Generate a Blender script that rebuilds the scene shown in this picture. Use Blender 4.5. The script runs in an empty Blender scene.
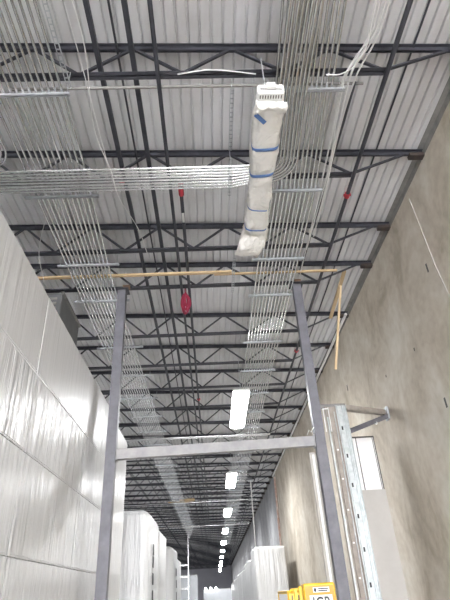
import bpy, math, random
from mathutils import Vector, Matrix, noise
random.seed(7)
C = bpy.context.scene.collection
PI = math.pi

# ------------------------------------------------------------------ helpers
class MB:
    def __init__(s): s.v = []; s.f = []; s.sm = []
    def add(s, vs, fs, smooth=False):
        n = len(s.v); s.v += [tuple(p) for p in vs]
        s.f += [tuple(i + n for i in f) for f in fs]; s.sm += [smooth] * len(fs)
        return s
    def box(s, x0, x1, y0, y1, z0, z1, b=0.0):
        if b <= 0:
            vs = [(x, y, z) for z in (z0, z1) for y in (y0, y1) for x in (x0, x1)]
            return s.add(vs, [(0,2,3,1),(4,5,7,6),(0,1,5,4),(2,6,7,3),(0,4,6,2),(1,3,7,5)])
        # chamfered box: octagon-like section in XY, inset at top and bottom
        def ring(z, d):
            a, c, e, g = x0 + d, x1 - d, y0 + d, y1 - d
            k = b if d == 0 else b * .4
            return [(a+k,e,z),(c-k,e,z),(c,e+k,z),(c,g-k,z),(c-k,g,z),(a+k,g,z),(a,g-k,z),(a,e+k,z)]
        R = [ring(z0, b), ring(z0+b, 0), ring(z1-b, 0), ring(z1, b)]
        vs = [p for r in R for p in r]; fs = [tuple(range(7, -1, -1)), tuple(range(24, 32))]
        for k in range(3):
            for i in range(8):
                j = (i+1) % 8; fs.append((k*8+i, k*8+j, k*8+8+j, k*8+8+i))
        return s.add(vs, fs)
    def beam(s, a, b, w, h, up=(0,0,1)):
        a = Vector(a); b = Vector(b); d = (b-a).normalized(); u = Vector(up)
        if abs(d.dot(u)) > .99: u = Vector((0,1,0))
        r = d.cross(u).normalized(); u = r.cross(d)
        vs = []
        for p in (a, b):
            for sx, sy in ((-1,-1),(1,-1),(1,1),(-1,1)):
                vs.append(p + r*sx*w/2 + u*sy*h/2)
        return s.add(vs, [(3,2,1,0),(4,5,6,7),(0,1,5,4),(1,2,6,5),(2,3,7,6),(3,0,4,7)])
    def angle(s, a, b, w, t, flip=1):       # L section
        a = Vector(a); b = Vector(b); d = (b-a).normalized(); r = d.cross(Vector((0,0,1))).normalized()
        s.beam(a, b, w, t)
        o = r*flip*(w/2 - t/2) - Vector((0,0,1))*(w/2)
        return s.beam(a+o, b+o, t, w)
    def tube(s, pts, r, n=8, cap=True):
        pts = [Vector(p) for p in pts]; m = len(pts); prev = None; vs = []
        for i, p in enumerate(pts):
            d = (pts[min(i+1, m-1)] - pts[max(i-1, 0)]).normalized()
            if prev is None:
                u = Vector((0,0,1)) if abs(d.z) < .9 else Vector((1,0,0))
            else: u = prev
            u = (u - d*u.dot(d)).normalized(); prev = u; w = d.cross(u)
            rr = r[i] if isinstance(r, (list, tuple)) else r
            for k in range(n):
                a = 2*PI*k/n; vs.append(p + u*math.cos(a)*rr + w*math.sin(a)*rr)
        fs = []
        for i in range(m-1):
            for k in range(n):
                l = (k+1) % n; fs.append((i*n+k, i*n+l, i*n+n+l, i*n+n+k))
        s.add(vs, fs, True)
        if cap:
            s.add([vs[k] for k in range(n)], [tuple(range(n-1, -1, -1))])
            s.add([vs[(m-1)*n+k] for k in range(n)], [tuple(range(n))])
        return s
    def cyl(s, a, b, r, n=16): return s.tube([a, b], r, n)
    def build(s, name, mat, parent=None, loc=None):
        me = bpy.data.meshes.new(name); me.from_pydata(s.v, [], s.f); me.update()
        for p, q in zip(me.polygons, s.sm): p.use_smooth = q
        if mat: me.materials.append(mat)
        o = bpy.data.objects.new(name, me); C.objects.link(o)
        if loc: o.location = loc
        if parent: o.parent = parent
        return o
def tag(o, label=None, cat=None, group=None, kind=None):
    if label: o['label'] = label
    if cat: o['category'] = cat
    if group: o['group'] = group
    if kind: o['kind'] = kind
    return o
def thing(name, label, cat, loc=(0,0,0), group=None):
    o = bpy.data.objects.new(name, None); C.objects.link(o); o.location = loc; o.empty_display_size = .1
    return tag(o, label, cat, group)
def copy_tree(o, parent=None):
    c = o.copy(); C.objects.link(c)
    if parent: c.parent = parent
    for ch in list(o.children): copy_tree(ch, c)
    return c

# ------------------------------------------------------------------ materials
def base_mat(name, col, rough=.6, metal=0., spec=.5):
    m = bpy.data.materials.new(name); m.use_nodes = True
    b = m.node_tree.nodes['Principled BSDF']
    b.inputs['Base Color'].default_value = (*col, 1); b.inputs['Roughness'].default_value = rough
    b.inputs['Metallic'].default_value = metal; b.inputs['Specular IOR Level'].default_value = spec
    return m
def noisy(name, stops, scale=3., rough=.6, metal=0., bump=0., bscale=None, stretch=(1,1,1), detail=6, spec=.5, bdist=.02, rr=None):
    m = base_mat(name, stops[0][1], rough, metal, spec); nt = m.node_tree; N = nt.nodes; L = nt.links
    b = N['Principled BSDF']; tc = N.new('ShaderNodeTexCoord'); mp = N.new('ShaderNodeMapping')
    mp.inputs['Scale'].default_value = stretch; L.new(tc.outputs['Object'], mp.inputs[0])
    n = N.new('ShaderNodeTexNoise'); n.inputs['Scale'].default_value = scale; n.inputs['Detail'].default_value = detail
    n.inputs['Roughness'].default_value = .6; L.new(mp.outputs[0], n.inputs[0])
    r = N.new('ShaderNodeValToRGB'); L.new(n.outputs[0], r.inputs[0])
    e = r.color_ramp.elements
    while len(e) < len(stops): e.new(.5)
    for k, (p, c) in enumerate(stops): e[k].position = p; e[k].color = (*c, 1)
    L.new(r.outputs[0], b.inputs['Base Color'])
    if rr:
        mr = N.new('ShaderNodeMapRange'); mr.inputs[3].default_value = rr[0]; mr.inputs[4].default_value = rr[1]
        L.new(n.outputs[0], mr.inputs[0]); L.new(mr.outputs[0], b.inputs['Roughness'])
    if bump:
        n2 = N.new('ShaderNodeTexNoise'); n2.inputs['Scale'].default_value = bscale or scale*4; n2.inputs['Detail'].default_value = 4
        L.new(mp.outputs[0], n2.inputs[0])
        bp = N.new('ShaderNodeBump'); bp.inputs['Strength'].default_value = bump; bp.inputs['Distance'].default_value = bdist
        L.new(n2.outputs[0], bp.inputs['Height']); L.new(bp.outputs[0], b.inputs['Normal'])
    return m
M = {}
M['deck'] = noisy('galvanised_deck', [(.3,(.54,.53,.53)),(.55,(.70,.70,.715)),(.75,(.78,.78,.80))], 1.1, .5, .1, stretch=(1,.35,1), detail=8)
M['joist'] = noisy('joist_paint', [(.3,(.025,.026,.034)),(.7,(.058,.06,.075))], 5, .55)
M['rust'] = noisy('rusty_steel', [(.3,(.03,.025,.025)),(.7,(.07,.05,.04))], 14, .85)
M['ledger'] = noisy('ledger_steel', [(.3,(.17,.165,.16)),(.7,(.28,.27,.255))], 4, .7)
M['galv'] = noisy('galvanised_conduit', [(.3,(.66,.665,.67)),(.7,(.80,.805,.81))], 8, .2, .97)
M['galvd'] = noisy('galvanised_strut', [(.3,(.38,.4,.42)),(.7,(.55,.57,.6))], 8, .45, .5)
M['trk'] = noisy('galvanised_track', [(.3,(.36,.39,.39)),(.7,(.53,.56,.56))], 10, .35, .6)
M['tan'] = noisy('dusty_primer_track', [(.3,(.27,.24,.21)),(.7,(.38,.34,.30))], 7, .7)
M['post'] = noisy('grey_post_paint', [(.3,(.12,.12,.14)),(.7,(.18,.18,.205))], 5, .5)
M['beam'] = noisy('grey_beam_paint', [(.3,(.27,.27,.28)),(.7,(.38,.37,.37))], 5, .55)
M['wood'] = noisy('pale_timber', [(.3,(.50,.36,.20)),(.7,(.68,.52,.32))], 3, .7, stretch=(.4,.4,.4))
M['woodb'] = noisy('brown_timber', [(.3,(.16,.095,.06)),(.7,(.30,.19,.12))], 12, .8)
M['red'] = base_mat('red_coupling', (.42,.03,.045), .45)
M['redhose'] = base_mat('red_hose', (.33,.02,.06), .45)
M['white'] = base_mat('white_enamel', (.78,.78,.76), .4)
M['black'] = base_mat('black_plastic', (.015,.015,.017), .5)
M['blue'] = base_mat('blue_tape', (.10,.19,.42), .5)
M['cable'] = base_mat('white_cable', (.75,.75,.74), .5)
M['yellow'] = base_mat('machine_yellow', (.85,.52,.03), .4)
M['orange'] = base_mat('machine_amber_panel', (.62,.30,.03), .45)
M['unit'] = noisy('unit_grey', [(.3,(.09,.095,.10)),(.7,(.14,.145,.15))], 2, .6)
M['doorleaf'] = noisy('grey_panel_paint', [(.3,(.46,.44,.41)),(.7,(.52,.50,.47))], 2, .55)
M['board'] = noisy('white_board', [(.3,(.86,.84,.83)),(.7,(.92,.91,.90))], 4, .5)
M['darkframe'] = base_mat('dark_frame', (.09,.085,.08), .6)
M['floor'] = noisy('concrete_floor', [(.3,(.45,.45,.44)),(.7,(.58,.57,.56))], .8, .35, bump=.05)
M['rubber'] = base_mat('tyre_rubber', (.03,.03,.03), .8)
M['caulk'] = base_mat('pale_caulk', (.50,.48,.44), .8)
M['pinkpipe'] = noisy('rust_stained_pipe', [(.35,(.55,.33,.26)),(.7,(.68,.6,.55))], 3, .7)
M['sheet'] = noisy('pale_cladding', [(.3,(.60,.62,.65)),(.7,(.70,.72,.75))], 1, .6)
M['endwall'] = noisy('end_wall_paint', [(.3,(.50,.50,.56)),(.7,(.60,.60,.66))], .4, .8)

def concrete(name, cols, seed):
    m = base_mat(name, cols[0], .85, 0, .25); nt = m.node_tree; N = nt.nodes; L = nt.links; b = N['Principled BSDF']
    tc = N.new('ShaderNodeTexCoord')
    mp = N.new('ShaderNodeMapping'); mp.inputs['Location'].default_value = (seed,seed*2,0); mp.inputs['Scale'].default_value = (1,1,.72)
    L.new(tc.outputs['Object'], mp.inputs[0])
    n1 = N.new('ShaderNodeTexNoise'); n1.inputs['Scale'].default_value = .9; n1.inputs['Detail'].default_value = 5; n1.inputs['Roughness'].default_value = .62
    n1.inputs['Distortion'].default_value = .6
    L.new(mp.outputs[0], n1.inputs[0])
    r = N.new('ShaderNodeValToRGB'); e = r.color_ramp.elements
    e[0].position = .33; e[0].color = (*cols[0], 1); e[1].position = .68; e[1].color = (*cols[2], 1)
    x = e.new(.5); x.color = (*cols[1], 1); L.new(n1.outputs[0], r.inputs[0])
    n2 = N.new('ShaderNodeTexNoise'); n2.inputs['Scale'].default_value = 7; n2.inputs['Detail'].default_value = 8; L.new(tc.outputs['Object'], n2.inputs[0])
    mx = N.new('ShaderNodeMix'); mx.data_type = 'RGBA'; mx.blend_type = 'OVERLAY'; mx.inputs[0].default_value = .22
    r2 = N.new('ShaderNodeValToRGB'); r2.color_ramp.elements[0].position = .35; r2.color_ramp.elements[1].position = .65
    r2.color_ramp.elements[0].color = (.32,.32,.32,1); r2.color_ramp.elements[1].color = (.62,.62,.62,1)
    L.new(n2.outputs[0], r2.inputs[0]); L.new(r.outputs[0], mx.inputs[6]); L.new(r2.outputs[0], mx.inputs[7])
    L.new(mx.outputs[2], b.inputs['Base Color'])
    bp = N.new('ShaderNodeBump'); bp.inputs['Strength'].default_value = .15; bp.inputs['Distance'].default_value = .01
    L.new(n2.outputs[0], bp.inputs['Height']); L.new(bp.outputs[0], b.inputs['Normal'])
    return m
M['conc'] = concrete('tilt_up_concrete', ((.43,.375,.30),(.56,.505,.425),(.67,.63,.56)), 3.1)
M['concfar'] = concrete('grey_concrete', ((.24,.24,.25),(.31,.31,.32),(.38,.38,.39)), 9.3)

def wrapmat(name, col, rough, fy, fz, strength, dist=.03):
    m = base_mat(name, col, rough, 0, .6); nt = m.node_tree; N = nt.nodes; L = nt.links; b = N['Principled BSDF']
    b.inputs['Coat Weight'].default_value = .6; b.inputs['Coat Roughness'].default_value = .18
    tc = N.new('ShaderNodeTexCoord'); mp = N.new('ShaderNodeMapping'); mp.inputs['Scale'].default_value = (fy, fy, fz)
    L.new(tc.outputs['Object'], mp.inputs[0])
    n = N.new('ShaderNodeTexNoise'); n.inputs['Scale'].default_value = 1; n.inputs['Detail'].default_value = 4; n.inputs['Distortion'].default_value = .5
    L.new(mp.outputs[0], n.inputs[0])
    mp2 = N.new('ShaderNodeMapping'); mp2.inputs['Scale'].default_value = (1.1,1.1,.9); L.new(tc.outputs['Object'], mp2.inputs[0])
    n2 = N.new('ShaderNodeTexNoise'); n2.inputs['Scale'].default_value = 1.4; L.new(mp2.outputs[0], n2.inputs[0])
    rd = N.new('ShaderNodeMath'); rd.operation = 'SUBTRACT'; rd.inputs[1].default_value = .5; L.new(n.outputs[0], rd.inputs[0])
    ab = N.new('ShaderNodeMath'); ab.operation = 'ABSOLUTE'; L.new(rd.outputs[0], ab.inputs[0])
    m3 = N.new('ShaderNodeMath'); m3.operation = 'MULTIPLY'; m3.inputs[1].default_value = 3; L.new(ab.outputs[0], m3.inputs[0])
    ml = N.new('ShaderNodeMath'); ml.operation = 'MULTIPLY'; L.new(m3.outputs[0], ml.inputs[0]); L.new(n2.outputs[0], ml.inputs[1])
    bp = N.new('ShaderNodeBump'); bp.inputs['Strength'].default_value = strength; bp.inputs['Distance'].default_value = dist
    L.new(ml.outputs[0], bp.inputs['Height']); L.new(bp.outputs[0], b.inputs['Normal']); L.new(bp.outputs[0], b.inputs['Coat Normal'])
    return m
M['wrap'] = wrapmat('stretch_film', (.76,.765,.775), .28, 8, .45, 1.0, .07)
M['wraptop'] = wrapmat('taut_stretch_film', (.76,.765,.775), .32, 6, .4, .8, .02)
M['wrapfar'] = wrapmat('stretch_film_pale', (.60,.60,.595), .33, 7, .4, 1.0, .04)
M['bag'] = wrapmat('clear_sleeve', (.80,.78,.74), .38, 5, 4, 1.0, .05)

def emit(name, col, s):
    m = bpy.data.materials.new(name); m.use_nodes = True; nt = m.node_tree
    b = nt.nodes['Principled BSDF']; b.inputs['Base Color'].default_value = (.8,.8,.8,1)
    b.inputs['Emission Color'].default_value = (*col, 1); b.inputs['Emission Strength'].default_value = s
    return m
M['lamp'] = emit('lit_diffuser', (.98,.99,1.0), 19)
M['spot'] = emit('round_lamp_glow', (1,1,1), 8)

# ------------------------------------------------------------------ setting
YN, YF, XL, XR = -14., 130., -14., 3.75
def ztop(x): return 7.97 - .028*x
# ribbed deck
mb = MB(); p = .1524; prof = []
x = XL - .1
while x < XR + .02:
    for dx, dz in ((0,0),(.106,0),(.118,.042),(.140,.042)): prof.append((x+dx, ztop(x+dx)+dz))
    x += p
vs = []; fs = []
for (x, z) in prof: vs += [(x,YN,z),(x,YF,z)]
for i in range(len(prof)-1): fs.append((2*i, 2*i+1, 2*i+3, 2*i+2))
mb.add(vs, fs)
deck = mb.build('ceiling', M['deck']); deck['kind'] = 'structure'
so = deck.modifiers.new('thickness', 'SOLIDIFY'); so.thickness = .004; so.offset = 1
MB().box(XL-.5, XR+.5, YN-.5, YF+.5, -.2, 0).build('floor', M['floor'])['kind'] = 'structure'
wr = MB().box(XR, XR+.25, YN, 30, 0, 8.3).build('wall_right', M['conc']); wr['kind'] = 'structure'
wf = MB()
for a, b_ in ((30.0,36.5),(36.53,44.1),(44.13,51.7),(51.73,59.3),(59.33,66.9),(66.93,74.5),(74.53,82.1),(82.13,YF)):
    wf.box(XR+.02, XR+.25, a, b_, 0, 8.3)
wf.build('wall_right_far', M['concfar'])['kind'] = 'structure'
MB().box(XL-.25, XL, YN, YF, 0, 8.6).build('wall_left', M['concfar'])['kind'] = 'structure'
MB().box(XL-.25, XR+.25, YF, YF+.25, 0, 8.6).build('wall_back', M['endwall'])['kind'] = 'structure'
MB().box(XL-.25, -3.2, YN-.25, YN-.01, 0, 8.7).build('wall_front_light_block', M['concfar'])['kind'] = 'structure'  # unseen partial wall shading the left; the added opening beside it admits daylight
# ledger angle along the wall
MB().box(XR-.010, XR, YN, YF, 7.74, ztop(XR)-.004).box(XR-.10, XR-.010, YN, YF, 7.852, 7.86).build('trim_1', M['ledger'])['kind'] = 'structure'
# caulked vertical panel joint (a pale line on the wall)
MB().tube([(3.747,6.46,7.56),(3.747,6.42,6.9),(3.747,6.36,6.0),(3.747,6.25,5.3),(3.747,6.22,3.5),(3.747,6.2,.02)], .010, 6).build('trim_2', M['caulk'])['kind'] = 'structure'
def patch(y, z, w, h):
    MB().box(XR-.006, XR+.002, y-w/2, y+w/2, z-h/2, z+h/2, .0025).build('insert_patch', M['darkframe'], wr)
for y, z, w, h in ((6.62,6.15,.045,.17),(7.35,4.05,.05,.16),(7.9,5.25,.035,.06),(12.35,6.25,.06,.16),(9.5,5.4,.04,.05)): patch(y, z, w, h)

# ------------------------------------------------------------------ roof joists
JY = [-5.3,-3.47,-1.64,.18,2.0,3.81,5.63,7.48,8.79,11.05,12.9]
while JY[-1] < 124: JY.append(JY[-1]+1.83)
ORD = ['first','second','third','fourth','fifth','sixth','seventh','eighth','ninth','tenth','eleventh','twelfth','thirteenth','fourteenth','fifteenth','sixteenth','seventeenth','eighteenth','nineteenth','twentieth']
LY = [4.66]+[14.0+10.1*k for k in range(12)]
def where(y):
    if y < 3: return '%s bay back above the viewer' % ORD[max(0, int((3.81-y)/1.83+.1)-1)]
    near = {3.81:'over the slotted end of the wrapped light', 5.63:'just past the crossing conduits', 7.48:'over the tail of the plastic sleeve',
            8.79:'on top of the two grey posts', 11.05:'first beyond the grey posts', 12.9:'second beyond the grey posts'}
    if y in near: return near[y]
    k = max(i for i in range(len(LY)) if LY[i] < y) if y < LY[-1] else len(LY)-1
    n = sum(1 for q in JY if LY[k] < q <= y+.01)
    return '%s past the %s lit lamp' % (ORD[n-1], ORD[k-1])
ap = [.47 + 1.32*k for k in range(-10, 2)]
def make_joist():
    r = thing('roof_joist', 'x', 'joist')
    a = (XL, 0, ztop(XL)-.045); b = (XR-.01, 0, ztop(XR)-.045)
    t = MB()
    for sgn in (-1,1):
        t.beam((a[0],sgn*.034,a[2]+.025), (b[0],sgn*.034,b[2]+.025), .05, .012)
        t.beam((a[0],sgn*.016,a[2]-.005), (b[0],sgn*.016,b[2]-.012), .010, .085)
    t.build('top_chord', M['joist'], r)
    t = MB(); zb = 7.35
    for sgn in (-1,1):
        t.beam((XL,sgn*.034,zb+.006), (2.52,sgn*.034,zb+.006), .044, .01)
        t.beam((XL,sgn*.016,zb+.03), (2.52,sgn*.016,zb+.03), .010, .055)
    t.build('bottom_chord', M['joist'], r)
    w = MB()
    for x in ap:
        w.beam((x,0,ztop(x)-.05), (x+.66,0,zb+.03), .034, .034)
        if x-.66 > XL: w.beam((x,0,ztop(x)-.05), (x-.66,0,zb+.03), .034, .034)
    w.beam((2.45,0,zb+.03), (3.45,0,ztop(3.45)-.07), .04, .03)
    w.build('web', M['joist'], r)
    MB().box(3.50, XR-.005, -.055, .055, ztop(3.7)-.15, ztop(3.7)-.085).build('joist_seat', M['rust'], r)
    return r
proto = make_joist()
for i, y in enumerate(JY):
    o = proto if i == 0 else copy_tree(proto)
    o.location = (0, y, 0); o['label'] = 'dark steel roof joist, ' + where(y); o['group'] = 'steel roof joists'

# bridging angles between the joists
for X, z, l in ((-1.23,7.425,'widest dark bridging angle running lengthwise, left of the red hose coil'),(-.80,7.425,'dark lengthwise bridging angle between the coil pipe and the conduits on the left'),
                (-3.55,7.425,'dark lengthwise bridging angle left of the left conduit bundle'),(-6.2,7.425,'dark lengthwise bridging angle deep in the far left bays'),
                (-1.04,7.80,'thin pale angle close to the deck between the two dark lengthwise bridging angles'),(2.95,7.86,'thin dark bridging angle nearest the concrete wall')):
    w = {-1.23:.07,-.80:.07,2.95:.02,-1.04:.03}.get(X,.045)
    tag(MB().angle((X,YN,z),(X,YF,z), w, .008).build('bridging_angle', M['joist']), l, 'brace', 'bridging angles')
# sprinkler pipes with red couplings
def pipe(name, pts, r, label, couplings=(), mat=None):
    t = thing(name, label, 'pipe', pts[0]); o = Vector(pts[0])
    MB().tube([Vector(q)-o for q in pts], r, 12).build('pipe_run', mat or M['joist'], t)
    for c in couplings:
        c = Vector(c)-o
        MB().cyl(c-Vector((0,.045,0)), c+Vector((0,.045,0)), r*1.45, 16).box(c.x-r*1.9, c.x+r*1.9, c.y-.016, c.y+.016, c.z-.016, c.z+.016).build('coupling', M['red'], t)
    return t
p1 = pipe('sprinkler_pipe', [(-.33,5.72,7.40),(-.33,5.72,7.28),(-.33,5.80,7.265),(-.35,20,7.265),(-.35,60,7.265)], .03, 'dark sprinkler pipe with a red coupling at its near bend and a white sticker', [(-.34,15.5,7.265)])
MB().tube([(0,0,.0),(0,0,-.08),(0,.05,-.13),(0,.17,-.135)], .045, 12).build('elbow', M['red'], p1)
MB().box(-.022,.022,.58,.82,-.170,-.163).build('sticker', M['white'], p1)
pipe('sprinkler_pipe', [(-.50,YN,7.30),(-.50,60,7.30)], .028, 'dark sprinkler pipe running lengthwise, second left of the wrapped light', [])
pipe('sprinkler_pipe', [(2.46,YN,7.29),(2.46,62,7.29)], .032, 'dark sprinkler pipe with red couplings running near the right wall', [(2.46,6.03,7.29),(2.46,12.1,7.29)])
pipe('sprinkler_pipe', [(2.06,3.9,7.27),(1.98,8.3,7.27)], .024, 'thin dark pipe beside the white cables, right of the right conduit bundle')
pipe('wall_pipe', [(3.64,10.9,7.72),(3.64,30.2,7.62)], .035, 'long pale pipe hung high along the concrete wall under the roof edge', (), M['cable'])
pipe('branch_pipe', [(-2.4,3.96,7.33),(2.2,3.96,7.33)], .02, 'grey pipe lying along the bottom chord of the nearest joist', (), M['ledger'])

# ------------------------------------------------------------------ conduits
def conduit(pts, label, grp, r=.018):
    o = Vector(pts[0])
    tag(MB().tube([Vector(q)-o for q in pts], r, 8).build('conduit', M['galv'], None, o), label, 'conduit', grp)
nr = 12
for k in range(nr):
    t = k/(nr-1)
    pts = [(.93+.67*t, YN, 7.165), (.97+.70*t, 2.8, 7.165), (1.08+.76*t, 5.7, 7.165), (1.06+.79*t, 9, 7.165), (1.06+.79*t, 66, 7.165)]
    conduit(pts, 'steel conduit, %s from left in the bundle behind the wrapped light' % ORD[k], 'right bundle of conduits')
nl = 12
for k in range(nl):
    t = k/(nl-1)
    conduit([(-2.60+.90*t, YN, 7.165), (-2.60+.88*t, 5.0, 7.165), (-2.62+.76*t, 8.0, 7.165), (-2.62+.76*t, 58-.8*k, 7.165)], 'steel conduit, %s from left in the bundle over the left post' % ORD[k], 'left bundle of conduits')
def arc(cx, cy, r, a0, a1, z, n=8): return [(cx+r*math.cos(a0+(a1-a0)*i/n), cy+r*math.sin(a0+(a1-a0)*i/n), z) for i in range(n+1)]
for k in range(5):      # turn off to the left
    cx, cy = -3.12, 4.72; r = .10+.07*k
    conduit([(cx+r, YN, 7.13)] + arc(cx, cy, r, 0, PI/2, 7.13) + [(-6, cy+r, 7.13)],
            'steel conduit, %s from the outside of those bending at far left' % ORD[4-k], 'conduits bending left')
for k in range(8):      # cross run that swings into the right bundle
    Y = 5.12+.060*k; e = 5.10+.050*k; cx, cy = 1.0, 5.02
    pts = [(-6, Y, 7.07), (.48, Y, 7.07), (.78, e, 7.06)] + arc(cx, cy, e-cy, PI/2, 0, 7.065) + [(cx+e-cy-.04, 4.0, 7.085), (cx+e-cy-.10, YN, 7.085)]
    conduit(pts, 'steel conduit, %s from the top of the run crossing to the wrapped light' % ORD[k], 'crossing conduits')
for k in range(3):
    Y = 19.2+.09*k
    conduit([(-6, Y, 7.07), (2.4, Y, 7.07)], 'pale conduit, %s of three crossing just above the portal crossbeam' % ['nearest','middle','farthest'][k], 'far crossing conduits', .02)
for Y in (34.5, 47.0):
    conduit([(-6, Y, 7.08), (3.2, Y, 7.08)], 'pale conduit crossing the hall near the %s lit lamp' % ('third' if Y < 40 else 'fourth'), None, .03)
# strut channels under the bundles
def make_strut(x0, x1):
    r = thing('strut_channel', 'x', 'support')
    m = MB(); m.box(x0, x1, -.02, .02, 7.142, 7.146)
    m.box(x0, x1, -.02, -.017, 7.108, 7.142).box(x0, x1, .017, .02, 7.108, 7.142)
    m.box(x0, x1, -.02, -.009, 7.105, 7.108).box(x0, x1, .009, .02, 7.105, 7.108)
    m.build('channel', M['galvd'], r)
    for x in (x0+.04, x1-.04): MB().cyl((x,0,7.11), (x,0,7.36), .006, 6).build('hanger_rod', M['galvd'], r)
    return r
for x0, x1, nm, ymax in ((.93,1.95,'right',64),(-2.78,-1.62,'left',50)):
    pr = None
    for y in JY:
        if y < 1.5 or y > ymax: continue
        o = pr = make_strut(x0, x1) if pr is None else copy_tree(pr)
        o.location = (-.05 if nm == 'right' and y < 4.5 else 0, y+.09, 0)
        o['label'] = 'strut channel under the %s conduits, %s' % (nm, where(y))
        o['group'] = '%s bundle struts' % nm
# perforated strips running lengthwise
def perf(x, y0, y1, z, label):
    m = MB(); n = int((y1-y0)/.07); w = .026
    m.box(x-w, x-w+.007, y0, y1, z, z+.004).box(x+w-.007, x+w, y0, y1, z, z+.004)
    for i in range(n+1):
        yy = y0+(y1-y0)*i/n; m.box(x-w+.007, x+w-.007, yy-.008, yy+.008, z, z+.004)
    m.box(x-w, x-w+.003, y0, y1, z+.004, z+.03).box(x+w-.003, x+w, y0, y1, z+.004, z+.03)
    m.cyl((x,y0+.05,z+.004), (x,y0+.05,7.36), .005, 6).cyl((x,y1-.05,z+.004), (x,y1-.05,7.36), .005, 6)
    tag(m.build('perforated_strip', M['galvd']), label, 'strip')
perf(-1.60, 2.0, 3.80, 7.10, 'perforated steel strip on the right edge of the left conduits, top left')
perf(.44, 3.86, 4.86, 7.12, 'short perforated strip hanging left of the wrapped light')
perf(.44, 4.94, 5.68, 7.02, 'perforated strip clamped across the crossing conduit run')
perf(.585, 7.5, 8.7, 7.12, 'thin perforated strip just below the tail of the wrapped light')

# ------------------------------------------------------------------ cables
def spline(pts, n=8):
    P = [Vector(p) for p in pts]; P = [P[0]*2-P[1]] + P + [P[-1]*2-P[-2]]; out = []
    for i in range(1, len(P)-2):
        for k in range(n):
            t = k/n; a, b, c, d = P[i-1:i+3]
            out.append(.5*((2*b)+(c-a)*t+(2*a-5*b+4*c-d)*t*t+(3*b-a-3*c+d)*t**3))
    return out+[P[-2]]
def cable(pts, r, label, mat='cable'):
    tag(MB().tube(spline(pts), r, 6).build('cable', M[mat]), label, 'cable')
cable([(2.06,.5,7.14),(2.10,2.79,7.1),(2.08,3.2,7.1),(1.96,3.55,7.12),(1.80,3.68,7.12),(1.62,3.7,7.14)], .008, 'white cable making the widest curve right of the right conduit bundle, top')
cable([(1.93,.5,7.14),(2.0,2.79,7.12),(2.02,3.3,7.1),(1.93,3.62,7.1),(1.93,4.1,7.12),(2.0,5.6,7.14),(2.04,7,7.2)], .013, 'white cable running straight past the joists right of the bundle')
cable([(2.0,.5,7.18),(2.05,2.79,7.15),(2.05,3.2,7.15),(1.9,3.6,7.15),(1.86,3.9,7.16),(1.90,4.9,7.16),(1.95,6.6,7.2),(1.97,8.2,7.2)], .012, 'white cable closest to the right conduit bundle, inner of the bunch')
cable([(2.2,.5,7.2),(2.18,2.79,7.2),(2.14,3.3,7.18),(2.02,3.8,7.18),(2.0,4.8,7.2),(2.07,6.4,7.2)], .011, 'thin white cable on the outer side of the bunched cables')
cable([(2.12,.5,7.22),(2.13,2.79,7.18),(2.04,3.35,7.16),(1.88,3.7,7.14),(1.90,4.4,7.16),(1.99,5.4,7.2),(1.97,7.4,7.2)], .012, 'white cable crossing over the middle of the bunched cables')
cable([(-.25,3.78,7.32),(.1,3.74,7.34),(.4,3.75,7.33),(.75,3.78,7.30)], .008, 'thin white cable sagging along the nearest bottom chord')
cable([(-1.35,2.5,7.2),(-1.3,3.3,7.15),(-1.42,4.4,7.1),(-1.32,5.1,7.03),(-1.3,5.7,7.05),(-1.12,6.6,7.15),(-1.05,7.5,7.2)], .007, 'thin cable looping down across the crossing conduits on the left')
cable([(-1.45,2.9,7.34),(-1.42,3.8,7.3),(-1.38,5.0,7.18),(-1.36,5.5,7.16)], .006, 'thin white cable above the crossing run, left of the two bridging angles')
cable([(-2.4,5.8,7.2),(-2.95,7.0,7.1),(-3.0,7.6,6.8)], .006, 'thin wire hanging above the white wrapped stack')

# ------------------------------------------------------------------ timber
def plank(a, b, w, h, name, label, cat='plank', up=(0,0,1), mat='wood'):
    a = Vector(a); b = Vector(b)
    tag(MB().beam(Vector(), b-a, w, h, up).build(name, M[mat], None, a), label, cat)
plank((-3.45,8.06,7.202), (.55,8.06,7.202), .07, .04, 'timber_plank', 'left timber plank laid across the conduits in front of the posts')
plank((.20,8.13,7.202), (2.72,8.13,7.202), .04, .04, 'timber_plank', 'right thinner timber plank laid across the right conduit bundle')
plank((3.0,8.93,7.34), (2.72,9.55,5.62), .045, .05, 'timber_batten', 'pale timber batten hanging down beside the concrete wall', 'batten', (0,1,0))
plank((3.14,8.9,7.70), (3.22,10.9,7.62), .08, .04, 'timber_batten', 'pale timber board fixed lengthwise under the roof near the wall', 'batten')
plank((-3.0,35.2,7.24), (-1.6,35.2,7.24), .25, .11, 'timber_plank', 'far brown timber laid under the left conduits beyond the second lit lamp')
plank((-2.2,34.6,7.26), (-1.2,34.6,7.26), .3, .15, 'timber_plank', 'short far timber block beside the left conduits above the white stacks')
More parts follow.
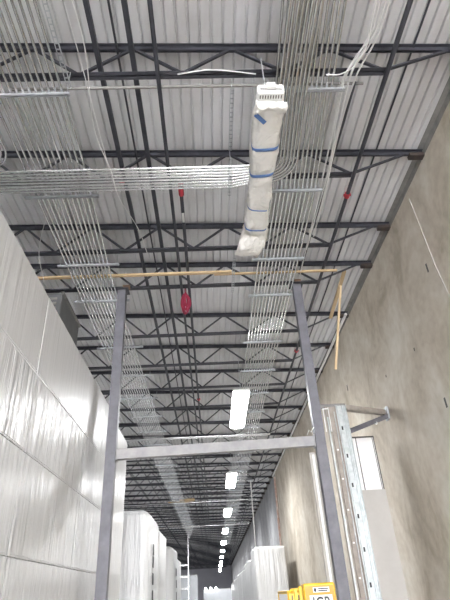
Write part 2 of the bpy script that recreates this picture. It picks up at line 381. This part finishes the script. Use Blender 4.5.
# ------------------------------------------------------------------ portal
PYc = 8.71
def post(x, label, side):
    t = thing('portal_post', label, 'post', (x,PYc,0)); w = .17
    MB().box(-w/2, w/2, -w/2, -w/2+.012, 0, 7.24).box(-w/2, w/2, w/2-.012, w/2, 0, 7.24).box(-.005, .005, -w/2+.012, w/2-.012, 0, 7.24).box(-side*w/2-.004, -side*w/2+.004, -w/2+.012, w/2-.012, 0, 7.24).build('column', M['post'], t)
    MB().box(-.14,.14,-.14,.14,7.24,7.255).build('cap_plate', M['joist'], t)
    MB().box(-.16,.16,-.16,.16,0,.015).build('base_plate', M['post'], t)
    return t
post(-1.75, 'left grey steel post beside the white wrapped stack', -1)
post(1.965, 'right grey steel post beside the galvanised door tracks', 1)
def block(x, y, label): tag(MB().box(x-.075,x+.075,y-.05,y+.05,7.262,7.345,.008).build('timber_block', M['woodb']), label, 'block')
block(-1.66, 8.66, 'brown timber block packed on top of the left post')
block(1.99, 8.66, 'brown timber block packed on top of the right post')
b = thing('portal_crossbeam', 'grey steel crossbeam spanning between the two posts', 'beam', (-1.655,PYc,3.83))
L_ = 3.522; m = MB(); dz = .07
m.beam((0.003,-.055,0),(L_-.003,-.055,dz), .012, .17).beam((0,0,.08),(L_,0,dz+.08), .12, .012).beam((0,0,-.08),(L_,0,dz-.08), .12, .012)
m.build('channel', M['beam'], b)
for x, z in ((.01,0),(L_-.01,dz)): MB().box(x-.01,x+.01,-.075,.075,z-.11,z+.11).build('end_plate', M['beam'], b)
m = MB().tube([(1.72,8.56,3.98),(1.76,8.54,4.06),(1.80,8.55,4.02),(1.86,8.58,4.12)], .008, 6)
tag(m.build('wire_hook', M['cable']), 'small white wire hook where the crossbeam meets the right post', 'hook')

# ------------------------------------------------------------------ door tracks, braces and panels on the right
t = thing('door_jamb', 'pale galvanised jamb below the crossbeam, left of the right post', 'jamb', (1.83,8.86,0))
MB().box(-.06,.08,-.008,.008,0,3.74).box(-.06,-.052,.008,.05,0,3.74).box(-.03,-.02,-.03,-.008,0,3.74).build('plate', M['caulk'], t)
MB().box(-.015,.02,-.018,-.008,0,3.70).build('weather_strip', M['board'], t)
t = thing('door_track', 'tan dusty upright track with bright bolts beside the right post', 'track', (2.26,8.80,0))
MB().box(-.10,.10,-.006,.006,0,4.55).box(-.10,-.092,-.05,-.006,0,4.55).box(.092,.10,-.05,-.006,0,4.55).box(-.02,-.012,-.03,-.006,0,4.2).build('channel', M['tan'], t)
MB().box(-.085,-.06,-.035,-.008,0,4.35).box(.06,.07,-.035,-.008,0,4.45).build('edge_strip', M['trk'], t)
for z in (1.75,2.25,2.75,3.25,3.75):
    MB().cyl((.02,-.022,z),(.02,-.004,z),.016,8).build('bolt', M['white'], t)
t = thing('door_track', 'bluish galvanised upright track with dark slots, nearest the wall', 'track', (2.47,8.84,0))
MB().box(-.10,.10,-.006,.006,0,4.58).box(-.10,-.092,-.06,-.006,0,4.58).box(.03,.038,-.05,-.006,0,4.58).box(.062,.068,-.04,-.006,0,4.58).box(-.072,-.066,-.05,-.006,0,4.58).box(.092,.10,-.06,-.006,0,4.58).build('channel', M['trk'], t)
for z in (1.65,2.15,2.65,3.15,3.65,4.15):
    MB().box(-.04,-.01,-.010,-.004,z-.035,z+.035,.002).build('slot', M['black'], t)
m = MB().box(-.1,-.085,-.02,.0,0,.42).box(.0,.012,-.02,.0,0,.45).box(-.1,.012,-.02,0,.42,.435)
tag(m.build('wire_bracket', M['cable'], None, (2.20,8.72,4.06)), 'white thin bracket loop at the top of the tan track', 'bracket')
tag(MB().box(1.90,2.58,8.865,8.91,4.56,4.63).build('header_angle', M['ledger']), 'short dark steel header joining the track tops to the post', 'header')
t = thing('wall_brace', 'triangular pair of steel arms from the track tops to the wall', 'brace', (2.4,8.95,4.6))
MB().beam((0.02,0,0),(1.32,.93,.14), .012, .13).beam((.02,0,-.06),(1.32,.93,.08), .09, .01).build('upper_arm', M['tan'], t)
MB().beam((.14,0,-.50),(1.31,.90,.05), .09, .09).build('lower_arm', M['post'], t)
MB().box(1.30,1.344,.84,1.02,-.02,.24).build('wall_plate', M['galvd'], t)
MB().cyl((.93,.56,-.19),(.93,.60,-.17),.03,10).cyl((1.24,.83,.0),(1.24,.87,.01),.022,10).build('bolt', M['white'], t)
t = thing('framed_panel', 'tall dark-framed white panel standing square to the concrete wall', 'panel', (2.93,10.25,0))
W_ = .53; H_ = 4.36
MB().box(0,.03,-.02,.02,0,H_).box(W_-.02,W_,-.02,.02,0,H_).box(.03,W_-.02,-.02,.02,H_-.03,H_).build('frame', M['darkframe'], t)
MB().box(.03,W_-.02,-.008,.008,0,H_-.03).build('board', M['board'], t)
MB().box(.13,.145,-.02,-.008,0,H_-.03).box(W_-.045,W_-.035,-.018,-.008,0,H_-.03).build('stile', M['darkframe'], t)
t = thing('flat_panel', 'plain warm grey panel standing before the framed white one', 'panel', (2.90,10.08,0))
MB().box(0,.515,-.02,.02,0,3.26,.004).build('sheet', M['doorleaf'], t)
MB().box(-.004,.006,-.024,.024,0,3.27).build('edge_strip', M['board'], t)

# ------------------------------------------------------------------ wrapped goods
def wrapped(name, x0, x1, y0, y1, z0, z1, label, cat, grp, mat='wrap', amp=.012, rad=.05, seed=0, band=True, loc0=True, top_sag=.0):
    """a shrink-wrapped block: rounded box with vertical gathers in the film"""
    w, d, h = x1-x0, y1-y0, z1-z0; rad = min(rad, w/3, d/3, h/3)
    # perimeter
    per = []
    def side(ax, ay, bx, by):
        Ln = math.hypot(bx-ax, by-ay); n = max(2, int(Ln/.05))
        nx, ny = (by-ay)/Ln, -(bx-ax)/Ln
        for t in [0, .006/Ln] + [i/n for i in range(1, n)] + [1-.006/Ln, 1]: per.append((ax+(bx-ax)*t, ay+(by-ay)*t, nx, ny))
    def corner(cx, cy, a0):
        for i in range(1, 4):
            a = a0+PI/2*i/4; per.append((cx+rad*math.cos(a), cy+rad*math.sin(a), math.cos(a), math.sin(a)))
    side(rad, 0, w-rad, 0); corner(w-rad, rad, -PI/2); side(w, rad, w, d-rad); corner(w-rad, d-rad, 0)
    side(w-rad, d, rad, d); corner(rad, d-rad, PI/2); side(0, d-rad, 0, rad); corner(rad, rad, PI)
    nz = max(6, int(h/.09)); rows = []
    rows.append((0, rad*.7)); rows.append((rad*.3, rad*.2))
    rows.append((rad*.7, 0)); rows.append((rad*.7+.008, 0))
    for i in range(1, nz): rows.append((rad*.7+(h-1.4*rad)*i/nz, 0))
    rows.append((h-rad*.7-.008, 0)); rows.append((h-rad*.7, 0))
    rows.append((h-rad*.3, rad*.25)); rows.append((h, rad*.8))
    vs = []; np_ = len(per)
    for z, ins in rows:
        for j, (px, py, nx, ny) in enumerate(per):
            q = Vector(((px+x0)*7, (py+y0)*7, (z+z0)*.8+seed*3.1))
            g = noise.noise(q)*amp*.45 + noise.noise(Vector(((px+x0)*1.3, (py+y0)*1.3, (z+z0)*.7+seed)))*amp*(1.0 if amp > .015 else .25) - amp*.6
            g = g - ins
            zz = z - (top_sag*(1+noise.noise(Vector((px*3,py*3,seed)))) if z > h*.8 else 0)
            vs.append((px+nx*g, py+ny*g, max(zz, 0)))
    fs = []
    for i in range(len(rows)-1):
        for j in range(np_):
            k = (j+1) % np_; fs.append((i*np_+j, i*np_+k, i*np_+np_+k, i*np_+np_+j))
    mb = MB(); mb.add(vs, fs, True)
    for base, rev in ((0, True), ((len(rows)-1)*np_, False)):
        ctr = len(mb.v); mb.v.append((w/2, d/2, 0 if rev else h)); 
        for j in range(np_):
            k = (j+1) % np_; mb.f.append((base+k, base+j, ctr) if rev else (base+j, base+k, ctr)); mb.sm.append(True)
    t = thing(name, label, cat, (x0, y0, z0), grp)
    mb.build('film_wrap', M[mat], t)
    return t
cols = [(2.75,5.348),(5.35,7.748),(7.75,9.86)]; tiers = [(0,2.045),(2.05,3.045),(3.05,3.945),(3.95,5.01)]
cn = ['nearest column','middle column','column by the left post']; tn = ['lowest tier','second lowest tier','second highest tier','top tier']
for i, (y0, y1) in enumerate(cols):
    for j, (z0, z1) in enumerate(tiers):
        jx = random.uniform(-.003,.003)
        u = wrapped('wrapped_bundle', -4.3, -2.0+jx, y0, y1, z0, z1, 'film-wrapped bundle of the large left stack, %s, %s' % (cn[i], tn[j]), 'bundle', 'wrapped bundles stacked at left', 'wraptop' if j == 3 else 'wrap', seed=2, rad=.008, amp=.016*.6)
        # overlapping film edge hanging from the unit
        if j:
            m = MB(); n = 50; pts = []
            for q in range(n+1):
                yy = .04+(y1-y0-.08)*q/n
                pts.append((2.3+jx+.002+noise.noise(Vector((yy*4+y0,j,1)))*.004, yy, .022+noise.noise(Vector((yy*3+y0,j*7,3)))*.012))
            m.tube(pts, [.003+.002*abs(noise.noise(Vector((k*.6,i,j)))) for k in range(n+1)], 6).build('rolled_film_edge', M['wrap'], u)
wrapped('wrapped_bundle', -4.3, -2.0, 9.98, 11.9, 0, 4.93, 'tall bright white wrapped bundle standing just behind the left post', 'bundle', 'tall wrapped bundles', 'wrapfar', seed=31, rad=.05)
def labels(t, x, y, zs, w=.3, h=.32):
    for z in zs: MB().box(x, x+.012, y-w/2, y+w/2, z-h/2, z+h/2).build('black_label', M['black'], t)
t = wrapped('wrapped_bundle', -4.4, -2.0, 16.6, 19.9, 0, 4.12, 'tall grey-white wrapped load with rounded top and black marks, beyond the left post', 'bundle', 'tall wrapped bundles', 'wrap', seed=41, rad=.25, amp=.02)
labels(t, 2.405, 1.3, (1.75,2.22,2.7,3.05))
wrapped('wrapped_bundle', -4.3, -2.02, 20.0, 23.2, 0, 3.98, 'wrapped load standing directly behind the black-marked one', 'bundle', 'tall wrapped bundles', 'wrapfar', seed=43, rad=.2, amp=.02)
t = wrapped('wrapped_bundle', -4.2, -2.12, 29.0, 32.0, 0, 4.1, 'far wrapped load with a bulging top and black marks on its side', 'bundle', 'tall wrapped bundles', 'wrapfar', seed=47, rad=.3, amp=.06)
labels(t, 2.10, 1.2, (1.8,2.35,2.9), .5, .36)
wrapped('wrapped_bundle', -4.2, -2.2, 32.2, 36.5, 0, 3.85, 'wrapped load behind the far bulging one on the left', 'bundle', 'tall wrapped bundles', 'wrapfar', seed=48, rad=.3, amp=.05)
wrapped('wrapped_bundle', -7.8, -5.2, 21, 27, 0, 3.3, 'low wrapped load deep on the left behind the front stacks', 'bundle', 'tall wrapped bundles', 'wrap', seed=49, rad=.2)
wrapped('wrapped_bundle', 1.80, 3.30, 25.0, 27.4, 0, 3.52, 'white wrapped load with wrinkled top standing by the right wall', 'bundle', 'right wrapped bundles', 'wrapfar', seed=51, rad=.12, amp=.035)
for k, (y0, y1, h, x0) in enumerate(((28.2,31.8,3.35,1.95),(33,38,3.45,2.0),(39.5,45,3.3,2.1),(47,55,3.4,2.15),(57,68,3.3,2.2),(70,84,3.3,2.3))):
    wrapped('wrapped_bundle', x0, 3.45, y0, y1, 0, h, 'white wrapped load by the right wall, %s behind the front one' % ORD[k], 'bundle', 'right wrapped bundles', 'wrapfar', seed=60+k, rad=.15, amp=.05)
# far white box and far low cladding wall
def crate(x0, x1, y0, y1, h, label):
    t = thing('white_crate', label, 'crate', (x0,y0,0)); w = x1-x0; d = y1-y0
    MB().box(0,w,0,d,.12,h,.03).build('body', M['sheet'], t)
    m = MB()
    for x in (.1, w/2, w-.2): m.box(x, x+.1, .02, d-.02, 0, .12)
    m.build('skid', M['wood'], t)
    m = MB().box(-.02,w+.02,-.02,d+.02,h,h+.04); m.build('lid', M['white'], t)
crate(-5.2, -1.95, 58, 62, 3.75, 'plain white box-shaped crate far down the hall on the left')
t = thing('corrugated_partition', 'low pale ribbed partition across the far end of the hall', 'partition', (-1.9,88,0))
m = MB()
for i in range(14): m.box(i*.31, i*.31+.16, 0, .05, 0, 2.7).box(i*.31+.16, (i+1)*.31, .03, .08, 0, 2.7)
m.build('sheeting', M['sheet'], t); MB().box(-.05,4.4,-.02,.1,2.7,2.78).build('top_rail', M['white'], t)
for k, x in enumerate((-1.55,-.75,.05)):
    tag(MB().cyl((x,87.9,2.92),(x,87.8,2.92),.14,12).box(x-.03,x+.03,87.9,88.0,2.78,2.95).build('round_lamp', M['spot']), 'small round glowing lamp on the far partition, %s of three' % ['leftmost','middle','rightmost'][k], 'lamp', 'far round lamps')
# rack pole
t = thing('storage_rack', 'slim pale storage rack rising to the conduits far on the left', 'rack', (-2.55,52,0))
MB().box(0,.1,0,.1,0,6.9).build('upright', M['galv'], t)
MB().box(-1.6,-1.5,0,.1,0,4.6).build('upright', M['galv'], t)
for z in (2.4,3.35,4.3): MB().box(-1.5,0,0,.08,z,z+.14).build('shelf_beam', M['galv'], t)

# hanging unit above the stack
t = thing('hanging_heater', 'dark grey box-shaped unit hanging above the white stack on the left', 'heater', (-4.5,8.62,6.25))
MB().box(0,1.53,0,1.42,0,.95,.02).build('casing', M['unit'], t)
MB().box(1.50,1.56,-.02,1.44,.90,.97).build('rim', M['ledger'], t)
m = MB()
for k in range(7): m.box(.1,1.43,-.03,.0,.12+k*.11,.17+k*.11)
m.build('louvre', M['ledger'], t)
for x, y in ((.15,.2),(1.4,.2),(.15,1.2),(1.4,1.2)): MB().cyl((x,y,.94),(x,y,1.12),.008,6).build('hanger_rod', M['galvd'], t)
tag(MB().box(-3.45,-3.30,8.42,8.52,7.0,7.12,.01).cyl((-3.375,8.47,7.12),(-3.375,8.47,7.19),.012,6).build('junction_box', M['white']), 'small white junction box beside the hanging grey unit', 'box')

# right far wall items
tag(MB().tube([(3.67,29.75,.02),(3.67,29.75,5.0),(3.69,29.75,7.5)], .06, 8).build('drain_pipe', M['pinkpipe']), 'rust-stained upright pipe where the bare concrete wall turns grey', 'pipe')
tag(MB().tube([(2.28,29.9,3.4),(2.28,29.9,7.4)], .035, 8).build('drop_pipe', M['cable']), 'thin white pipe dropping to the wrapped load by the right wall', 'pipe')

# red hose coil
m = MB()
for k in range(7):
    pts = []; w_ = .015+.014*((k*5) % 7); h_ = .17+.014*((k*3) % 7)
    for i in range(25):
        a = 2*PI*i/24; pts.append((math.sin(a)*w_+.014*math.cos(2*a+k), (k-3)*.021+.02*math.sin(3*a+k), -h_+math.cos(a)*h_))
    m.tube(pts, .013, 8, False)
m.tube([(-.01,0,.0),(-.01,-.02,.12),(.0,0,.19),(.01,.02,.12),(.01,.02,-.01)], .009, 6)
tag(m.build('hose_coil', M['redhose'], None, (-.43,9.0,7.30)), 'coil of red hose hanging from the dark pipe between the posts', 'hose')
tag(MB().box(-1.30,-1.22,5.60,5.66,7.28,7.33,.006).build('pipe_clip', M['red']), 'small red clip under the chord at the crossing conduits', 'clip')

# ------------------------------------------------------------------ lamps
def make_lamp():
    r = thing('strip_light', 'x', 'light'); w, l = .235, 1.6
    MB().box(-w,w,-l,l,.02,.10,.015).build('housing', M['white'], r)
    m = MB(); 
    n = 8; vs = []
    for yy in (-l+.03, l-.03):
        for i in range(n+1):
            a = PI*i/n; vs.append((-math.cos(a)*(w-.01), yy, .02-math.sin(a)*.055))
    fs = [(i, i+1, n+2+i, n+1+i) for i in range(n)] + [tuple(range(n, -1, -1)), tuple(range(n+1, 2*n+2))]
    m.add(vs, fs); m.build('diffuser', M['lamp'], r)
    for yy in (-l+.3, l-.3): MB().cyl((0,yy,.10),(0,yy,1.05),.008,6).build('hanger', M['galvd'], r)
    return r
lamp = make_lamp(); spots = [(min(.83+.0035*y, .97), y, 'lit white strip light, %s in the row down the hall' % ORD[i]) for i, y in enumerate(LY[1:12])]
spots += [(.75,-5.5,'added unseen strip light behind the viewer, in line with the row')]  # unseen lamp added behind the camera as fill
for k in range(2, 10): spots.append((-8.6, -6+12*k*1.0+(0 if k < 4 else 4*min(k-3,3)), 'added strip light in an unseen left row, %s from the near end' % ORD[k]))  # unseen lamps added on the left to brighten the hall and far end
for i, (x, y, l) in enumerate(spots):
    o = lamp if i == 0 else copy_tree(lamp)
    o.location = (x, y, 6.28); o['label'] = l; o['group'] = 'strip lights'

# wrapped light
t = thing('wrapped_light', 'unlit strip light in a pale plastic sleeve with blue tape bands', 'light', (.80,3.28,6.25))
MB().box(-.15,.15,.02,.16,.0,.15,.02).box(-.045,.045,-.02,.03,.04,.12).build('housing_end', M['white'], t)
m = MB()
m.box(-.12,.12,.016,.022,.035,.045).box(-.12,.12,.016,.022,.06,.07)
for k in range(9): m.box(-.125+k*.029, -.125+k*.029+.012, .06, .10, -.003, .002)
m.build('vent_slot', M['darkframe'], t)
def sleeve(y0, y1, n, fn, nseg=28):
    vs = []
    for i in range(n+1):
        s = i/n; cx, cz, rx, rz = fn(s); yy = y0+(y1-y0)*s
        for k in range(nseg):
            a = 2*PI*k/nseg; c, q = math.cos(a), math.sin(a); e = .55
            X = math.copysign(abs(c)**e, c)*rx; Z = math.copysign(abs(q)**e, q)*rz
            g = 1+.26*noise.noise(Vector((c*2.2+yy, yy*3.2, q*2.2)))+.09*noise.noise(Vector((c*6+yy*3, yy*9, q*5)))
            vs.append((cx+X*g, yy+.02*noise.noise(Vector((c*3,q*3,yy*2))), cz+Z*g))
    fs = []
    for i in range(n):
        for k in range(nseg):
            l = (k+1) % nseg; fs.append((i*nseg+k, i*nseg+l, i*nseg+nseg+l, i*nseg+nseg+k))
    m = MB(); m.add(vs, fs, True)
    m.add([vs[k] for k in range(nseg)], [tuple(range(nseg-1,-1,-1))]); m.add([vs[n*nseg+k] for k in range(nseg)], [tuple(range(nseg))])
    return m
def shape(s):
    pinch = 1
    for c in (.235,.393,.636,.795): pinch -= .10*math.exp(-((s-c)/.018)**2)
    wide = .158*(1+.05*math.sin(s*9)) * pinch
    cx = -.02*s; cz = .06-.02*s
    if s < .05: wide *= .93+.07*s/.05
    if s > .84: wide *= 1+.24*math.sin((s-.84)/.16*PI*.75); cx -= .09*(s-.86)/.14; cz -= .10*(s-.86)/.14
    return cx, cz, wide, .115*pinch*(1 if s < .93 else 1-(s-.93)/.07*.45)
sleeve(.14, 2.82, 90, shape).build('plastic_sleeve', M['bag'], t)
def band(s0, s1, tilt, name='tape_band'):
    pts = []; vs = []; fs = []; n = 28
    for j, s in enumerate((s0, s1)):
        cx, cz, rx, rz = shape(s); yy = .14+2.68*s
        for k in range(n):
            a = 2*PI*k/n; c, q = math.cos(a), math.sin(a); e = .55
            vs.append((cx+math.copysign(abs(c)**e, c)*rx*1.075, yy+tilt*c, cz+math.copysign(abs(q)**e, q)*rz*1.09))
    for k in range(n):
        l = (k+1) % n; fs.append((k, l, n+l, n+k))
    m = MB(); m.add(vs, fs, True); o = m.build(name, M['blue'], t)
    so = o.modifiers.new('thickness','SOLIDIFY'); so.thickness = .003
band(.226,.243,-.015); band(.384,.401,-.025); band(.632,.640,.03); band(.790,.800,.02)
# partial tape tag at the top left
MB().beam((-.165,.26,-.055),(-.05,.36,-.080),.05,.006).build('tape_tag', M['blue'], t)
# loose tail and gathered mouth of the sleeve
m = MB(); vs = []; fs = []; n = 14
for i in range(n+1):
    for j in range(7):
        u = i/n; v = j/6
        vs.append((-.17+.34*u+.02*math.sin(v*6), .10+.10*v+.06*abs(u-.5)*2*v+.03*noise.noise(Vector((u*6,v*3,0))), .0-.05*math.sin(v*PI)-.06+.03*noise.noise(Vector((u*8,v*5,2)))))
for i in range(n):
    for j in range(6): a = i*7+j; fs.append((a, a+1, a+8, a+7))
m.add(vs, fs, True); o = m.build('sleeve_flap', M['bag'], t); so = o.modifiers.new('thickness','SOLIDIFY'); so.thickness = .004
for yy in (.3, 2.4): MB().cyl((0,yy,.12),(0,yy,1.08),.008,6).build('hanger', M['galvd'], t)

# ------------------------------------------------------------------ yellow machine
t = thing('access_lift', 'yellow machine with black and white lettering by the right post', 'machine', (.82,8.0-.6,0)); t.scale = (.667,.667,.963)
MB().box(.0,1.12,.05,1.9,.18,.55,.03).build('chassis', M['yellow'], t)
for x in (-.03,1.03):
    for y in (.35,1.6): MB().cyl((0,0,0),(.12,0,0),.2,20).build('wheel', M['rubber'], t, (x,y,.205)).scale = (1,1.44,1)
m = MB()
for k in range(4):
    z = .58+k*.09; m.beam((.15,.15,z),(.15,1.8,z+.08),.04,.05).beam((.97,.15,z+.08),(.97,1.8,z),.04,.05)
m.build('scissor_arm', M['yellow'], t)
MB().box(.0,1.14,.05,1.9,.95,1.02).build('deck', M['joist'], t)
def rail(pts): MB().tube(pts, .022, 8).build('guard_rail', M['yellow'], t)
rail([(.20,.08,1.02),(.20,.08,1.66),(.26,.04,1.70),(.42,.04,1.70)]); rail([(.20,.1,1.68),(.20,1.85,1.68)]); rail([(1.11,.1,1.66),(1.11,1.85,1.66),(1.11,1.85,1.02)]); rail([(.20,1.85,1.02),(.20,1.85,1.68),(1.11,1.85,1.68)])
m = MB()
m.box(.20,.42,.0,.05,1.02,1.66); m.build('side_panel', M['yellow'], t)
m = MB()
for k in range(3): m.beam((.22+k*.065,-.004,1.3),(.26+k*.065,-.004,1.64),.008,.025,(1,0,0))
m.build('black_stripe', M['black'], t)
m = MB().box(.40,.46,-.03,.05,1.02,1.74,.01).box(.30,.36,-.03,.03,1.5,1.72,.01); m.build('latch_post', M['yellow'], t)
bx = MB().box(.48,1.10,-.12,.25,1.30,1.765,.02).build('control_box', M['yellow'], t)
MB().box(.51,1.07,-.128,-.118,1.32,1.735).build('front_panel', M['orange'], bx)
MB().box(.66,.98,-.134,-.127,1.655,1.715,.001).build('sticker', M['white'], bx)
MB().cyl((.70,-.137,1.685),(.70,-.133,1.685),.024,14).box(.76,.96,-.137,-.133,1.69,1.703).box(.76,.94,-.137,-.133,1.667,1.68).build('sticker_print', M['black'], bx)
def text(s, loc, size, mat, ext, parent, name):
    cu = bpy.data.curves.new(name, 'FONT'); cu.body = s; cu.size = size; cu.extrude = ext; cu.offset = 0.012*size; cu.align_x = 'CENTER'
    tmp = bpy.data.objects.new(name+'_src', cu); C.objects.link(tmp)
    bpy.context.view_layer.update()
    me = bpy.data.meshes.new_from_object(tmp.evaluated_get(bpy.context.evaluated_depsgraph_get()))
    bpy.data.objects.remove(tmp)
    me.materials.clear(); me.materials.append(mat)
    o = bpy.data.objects.new(name, me); C.objects.link(o); o.location = loc; o.rotation_euler = (PI/2,0,0); o.parent = parent
    return o
MB().box(.58,1.02,-.133,-.127,1.42,1.625,.001).build('lettering_plate', M['white'], bx)
text('JCB', (.80,-.137,1.445), .23, M['black'], .003, bx, 'lettering')

# ------------------------------------------------------------------ world, camera, view
w = bpy.data.worlds.new('World'); bpy.context.scene.world = w; w.use_nodes = True
w.node_tree.nodes['Background'].inputs[0].default_value = (.975,.975,1,1); w.node_tree.nodes['Background'].inputs[1].default_value = 7.0
f = 485.
D = Vector((216-225, 598-300, f)).normalized(); Z = Vector((177-225, -490-300, f)); Z = (Z - D*Z.dot(D)).normalized(); X = D.cross(Z)
if X.x < 0: X = -X
right = Vector((X.x, D.x, Z.x)); down = Vector((X.y, D.y, Z.y)); fwd = Vector((X.z, D.z, Z.z))
cam = bpy.data.cameras.new('camera'); co = bpy.data.objects.new('camera', cam); C.objects.link(co)
R = Matrix((right, -down, -fwd)).transposed(); co.matrix_world = Matrix.Translation((0,0,1.6)) @ R.to_4x4()
cam.sensor_fit = 'AUTO'; cam.sensor_width = 36; cam.lens = f/600*36; cam.clip_end = 400; cam.clip_start = .05
sc = bpy.context.scene; sc.camera = co
sc.view_settings.view_transform = 'Standard'; sc.view_settings.look = 'None'; sc.view_settings.exposure = 2.15; sc.view_settings.gamma = 1
sc.view_settings.use_curve_mapping = False
sc.cycles.max_bounces = 8; sc.cycles.diffuse_bounces = 5; sc.cycles.glossy_bounces = 3; sc.cycles.use_denoising = True
sc.cycles.sample_clamp_indirect = 6
